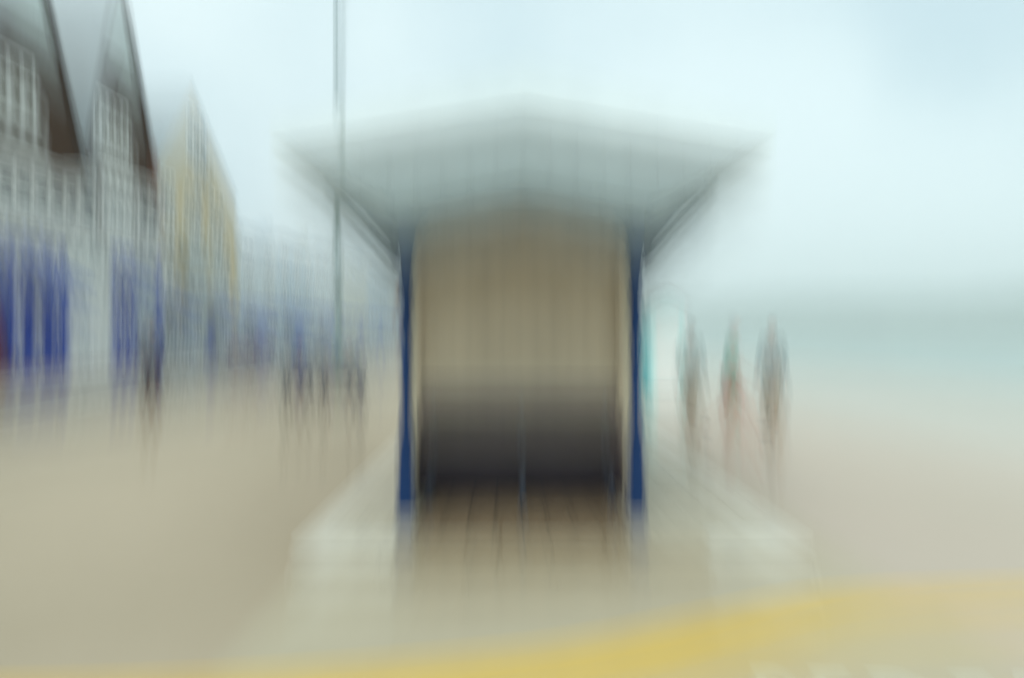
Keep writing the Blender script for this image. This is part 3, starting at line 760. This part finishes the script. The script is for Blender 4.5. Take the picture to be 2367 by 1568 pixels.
def walk(st=.30, arm=.18, lean=.03):
    """mid-stride, facing -y"""
    return dict(pelvis=(0, 0, .95), waist=(0, -.01, 1.12), chest=(0, -lean, 1.33), neck=(0, -lean - .01, 1.50), head=(0, -lean - .04, 1.63),
        shL=(.17, -lean, 1.43), elL=(.22, arm * .45, 1.16), wrL=(.22, arm * .35 - .06, .90), shR=(-.17, -lean, 1.43), elR=(-.22, -arm * .3, 1.15), wrR=(-.21, -arm - .12, .93),
        hipL=(.09, 0, .90), knL=(.10, -st * .62, .50), anL=(.10, -st, .10), toeL=(.11, -st - .15, .06), hipR=(-.09, 0, .90), knR=(-.10, st * .12, .49), anR=(-.10, st, .13), toeR=(-.11, st - .12, .045))
def stand(): return walk(.05, .03, .0)
def seated():
    """facing -y, seat surface at .45"""
    return dict(pelvis=(0, 0, .56), waist=(0, .02, .72), chest=(0, 0, .93), neck=(0, -.02, 1.10), head=(0, -.06, 1.23),
        shL=(.17, 0, 1.03), elL=(.22, -.06, .78), wrL=(.14, -.27, .66), shR=(-.17, 0, 1.03), elR=(-.22, -.06, .78), wrR=(-.14, -.27, .66),
        hipL=(.10, -.04, .54), knL=(.12, -.42, .53), anL=(.12, -.44, .10), toeL=(.13, -.58, .05), hipR=(-.10, -.04, .54), knR=(-.12, -.42, .53), anR=(-.12, -.46, .10), toeR=(-.13, -.60, .05))
person('person in a navy jacket and brown trousers walking on the open promenade at left', (-8.15, 17, 0), R(205), walk(.30), M['navyjacket'], M['browntrouser'], M['hair'], scale=1.04)
person('person in a dark grey jacket walking nearest the turquoise hut', (3.42, 13.6, 0), R(150), walk(.26), M['greytop'], M['beige'], M['hair'], scale=.98)
person('person in sea green shirt and brick red shorts, middle of the walkers by the beach', (3.54, 11.6, 0), R(62), walk(.42, .26), M['greentop'], M['redshorts'], M['fairhair'], short=True, scale=1.0)
person('person in a slate jacket and beige trousers, rightmost of the walkers by the beach', (4.72, 13.0, 0), R(-30), walk(.22, .12), M['midslate'], M['beige'], M['hair'], scale=.99, longhair=True)
# bench with two sitters in the distance
pb = empty('promenade_bench', 'brown slatted bench with two sitters beside the lamp column', 'bench', (-4.52, 18.2, 0))
for k in range(4): B(-1.05, 1.05, -.02 + k * .105, .07 + k * .105, .42, .448).build('seat_slat', M['benchwood'], pb)
for k in range(4): B(-1.05, 1.05, -.10 - k * .02, -.075 - k * .02, .50 + k * .11, .585 + k * .11).build('back_slat', M['benchwood'], pb)
for x in (-.95, 0, .95):
    B(x - .03, x + .03, .30, .36, 0, .418).build('leg', M['iron'], pb); B(x - .03, x + .03, -.07, -.01, 0, .418).build('leg', M['iron'], pb)
    MB().tube([(x, -.06, .42), (x, -.13, .6), (x, -.20, .94)], .016, 8).build('back_support', M['iron'], pb)
for s in (-1, 1): MB().tube([(s * 1.0, -.12, .66), (s * 1.0, .15, .69), (s * 1.0, .36, .66), (s * 1.0, .36, .42)], .02, 8).build('armrest', M['iron'], pb)
person('person in a slate jacket seated at left end of the bench, back turned', (-5.12, 18.35, 0), R(180), seated(), M['slatejacket'], M['browntrouser'], M['hair'])
person('person in a navy jacket seated at the right end of the bench, back turned', (-3.92, 18.35, 0), R(174), seated(), M['navyjacket'], M['bluetrouser'], M['fairhair'])
bg_ = empty('shopping_bag', 'small orange canvas bag on the bench between the two sitters', 'bag', (-4.46, 18.38, .449))
MB().prism([(-.16, 0), (.16, 0), (.19, .30), (-.18, .31)], 'y', -.07, .07).build('bag_body', M['bag'], bg_, bevel=.015)
MB().tube([(-.09, 0, .30), (-.08, 0, .45), (.0, 0, .52), (.08, 0, .45), (.09, 0, .30)], .011, 6).build('handle', M['bag'], bg_)

# ------------------------------------------------------------------ turquoise hut
hu = empty('beach_hut', 'narrow pale turquoise beach hut with olive roof right of the shelter', 'hut', (4.28, 20.0, 0))
for k in range(8):
    x = -.46 + k * .115
    B(x + .002, x + .113, -.5, -.478, .06, 2.28).build('wall_board', M['hut'], hu)
B(-.458, .458, -.475, .5, .04, 2.28).build('hut_body', M['hut'], hu)
B(-.50, .50, -.52, .52, 0, .038).build('base', M['darkwood_shade'], hu)
for s in (-1, 1): B(s * .46 - (.04 if s < 0 else 0), s * .46 + (.04 if s > 0 else 0), -.515, .50, .04, 2.28).build('corner_post', M['hutteal'] if s < 0 else M['white'], hu)
MB().prism([(-.50, 2.282), (.50, 2.282), (0, 2.60)], 'y', -.48, .5).build('gable', M['hut'], hu)
for s in (-1, 1): MB().prism([(0, 2.61), (s * .60, 2.23), (s * .60, 2.27), (0, 2.66)], 'y', -.62, .6).build('roof_leaf', M['hutroof'], hu)
dr = B(-.30, .30, -.524, -.502, .12, 2.05).build('door', M['white'], hu)
B(.18, .22, -.55, -.526, 1.0, 1.14).build('handle', M['iron'], dr)

# ------------------------------------------------------------------ parked cars by the far kerb
def car(label, loc, m, group='cars parked along the terrace kerb'):
    c = empty('parked_car', label, 'car', loc, 0, group)
    prof = [(-2.05, .28), (-2.08, .62), (-1.98, .86), (-1.35, .93), (-.80, 1.36), (.70, 1.42), (1.45, 1.02), (2.00, .92), (2.08, .60), (2.02, .28)]
    mb = MB(); b0 = 0
    for x, k in ((-.84, .0), (-.80, .06), (.80, .06), (.84, .0)):
        for (y, z) in prof:
            tuck = .14 if z > .95 else 0
            mb.v.append((x - math.copysign(tuck, x), y * (1 - (0 if k else .01)), z + (.02 if k else 0)))
    n_ = len(prof)
    for r_ in range(3):
        for i in range(n_): j = (i + 1) % n_; mb.f.append((r_ * n_ + i, r_ * n_ + j, (r_ + 1) * n_ + j, (r_ + 1) * n_ + i))
    mb.f.append(tuple(range(n_))); mb.f.append(tuple(3 * n_ + i for i in range(n_)))
    mb.build('body', m, c, bevel=.02)
    for s in (-1, 1):
        MB().prism([(-1.18, .98), (-.72, 1.32), (.62, 1.36), (1.22, 1.02)], 'x', s * .708 - .006, s * .708 + .006).build('side_window', M['glass'], c)
        B(s * .84 - .05, s * .84 + .09 * (1 if s > 0 else 0.6), -.98, -.86, .92, 1.04).build('mirror', m, c)
        B(s * .62 - .14, s * .62 + .14, -2.11, -2.06, .62, .76).build('headlight', M['lampclear'], c)
        B(s * .64 - .12, s * .64 + .12, 2.05, 2.11, .66, .82).build('tail_light', M['lampred'], c)
        for y in (-1.28, 1.28):
            wq = MB().prism([(y + .31 * math.cos(a * math.pi / 10), .31 + .31 * math.sin(a * math.pi / 10)) for a in range(20)], 'x', s * .80 - .09, s * .80 + .09).build('wheel', M['rubber'], c)
            MB().prism([(y + .19 * math.cos(a * math.pi / 8), .31 + .19 * math.sin(a * math.pi / 8)) for a in range(16)], 'x', s * .895, s * .905).build('rim', M['rim'], wq)
    MB().poly([(-.62, -1.28, 1.02), (.62, -1.28, 1.02), (.56, -.86, 1.35), (-.56, -.86, 1.35)]).build('windscreen', M['glass'], c)
    MB().poly([(.60, 1.40, 1.09), (-.60, 1.40, 1.09), (-.54, .80, 1.40), (.54, .80, 1.40)]).build('rear_window', M['glass'], c)
    return c
car('dark red car parked by the ochre house', (-15.0, 43.5, -.12), M['carred'])
car('grey car parked by the pale low houses', (-15.0, 62.0, -.12), M['carpaint'])

# ------------------------------------------------------------------ haze over the bay
hm = bpy.data.materials.new('sea_haze'); hm.use_nodes = True
t = hm.node_tree; t.nodes.remove(t.nodes['Principled BSDF'])
pv = t.nodes.new('ShaderNodeVolumePrincipled'); pv.inputs['Density'].default_value = .0010; pv.inputs['Color'].default_value = (.97, .985, .97, 1)
pv.inputs['Anisotropy'].default_value = 0.2
t.links.new(pv.outputs[0], t.nodes['Material Output'].inputs['Volume'])
tag(B(-900, 3200, -60, 2900, -3.0, 130).build('haze', hm), kind='stuff')
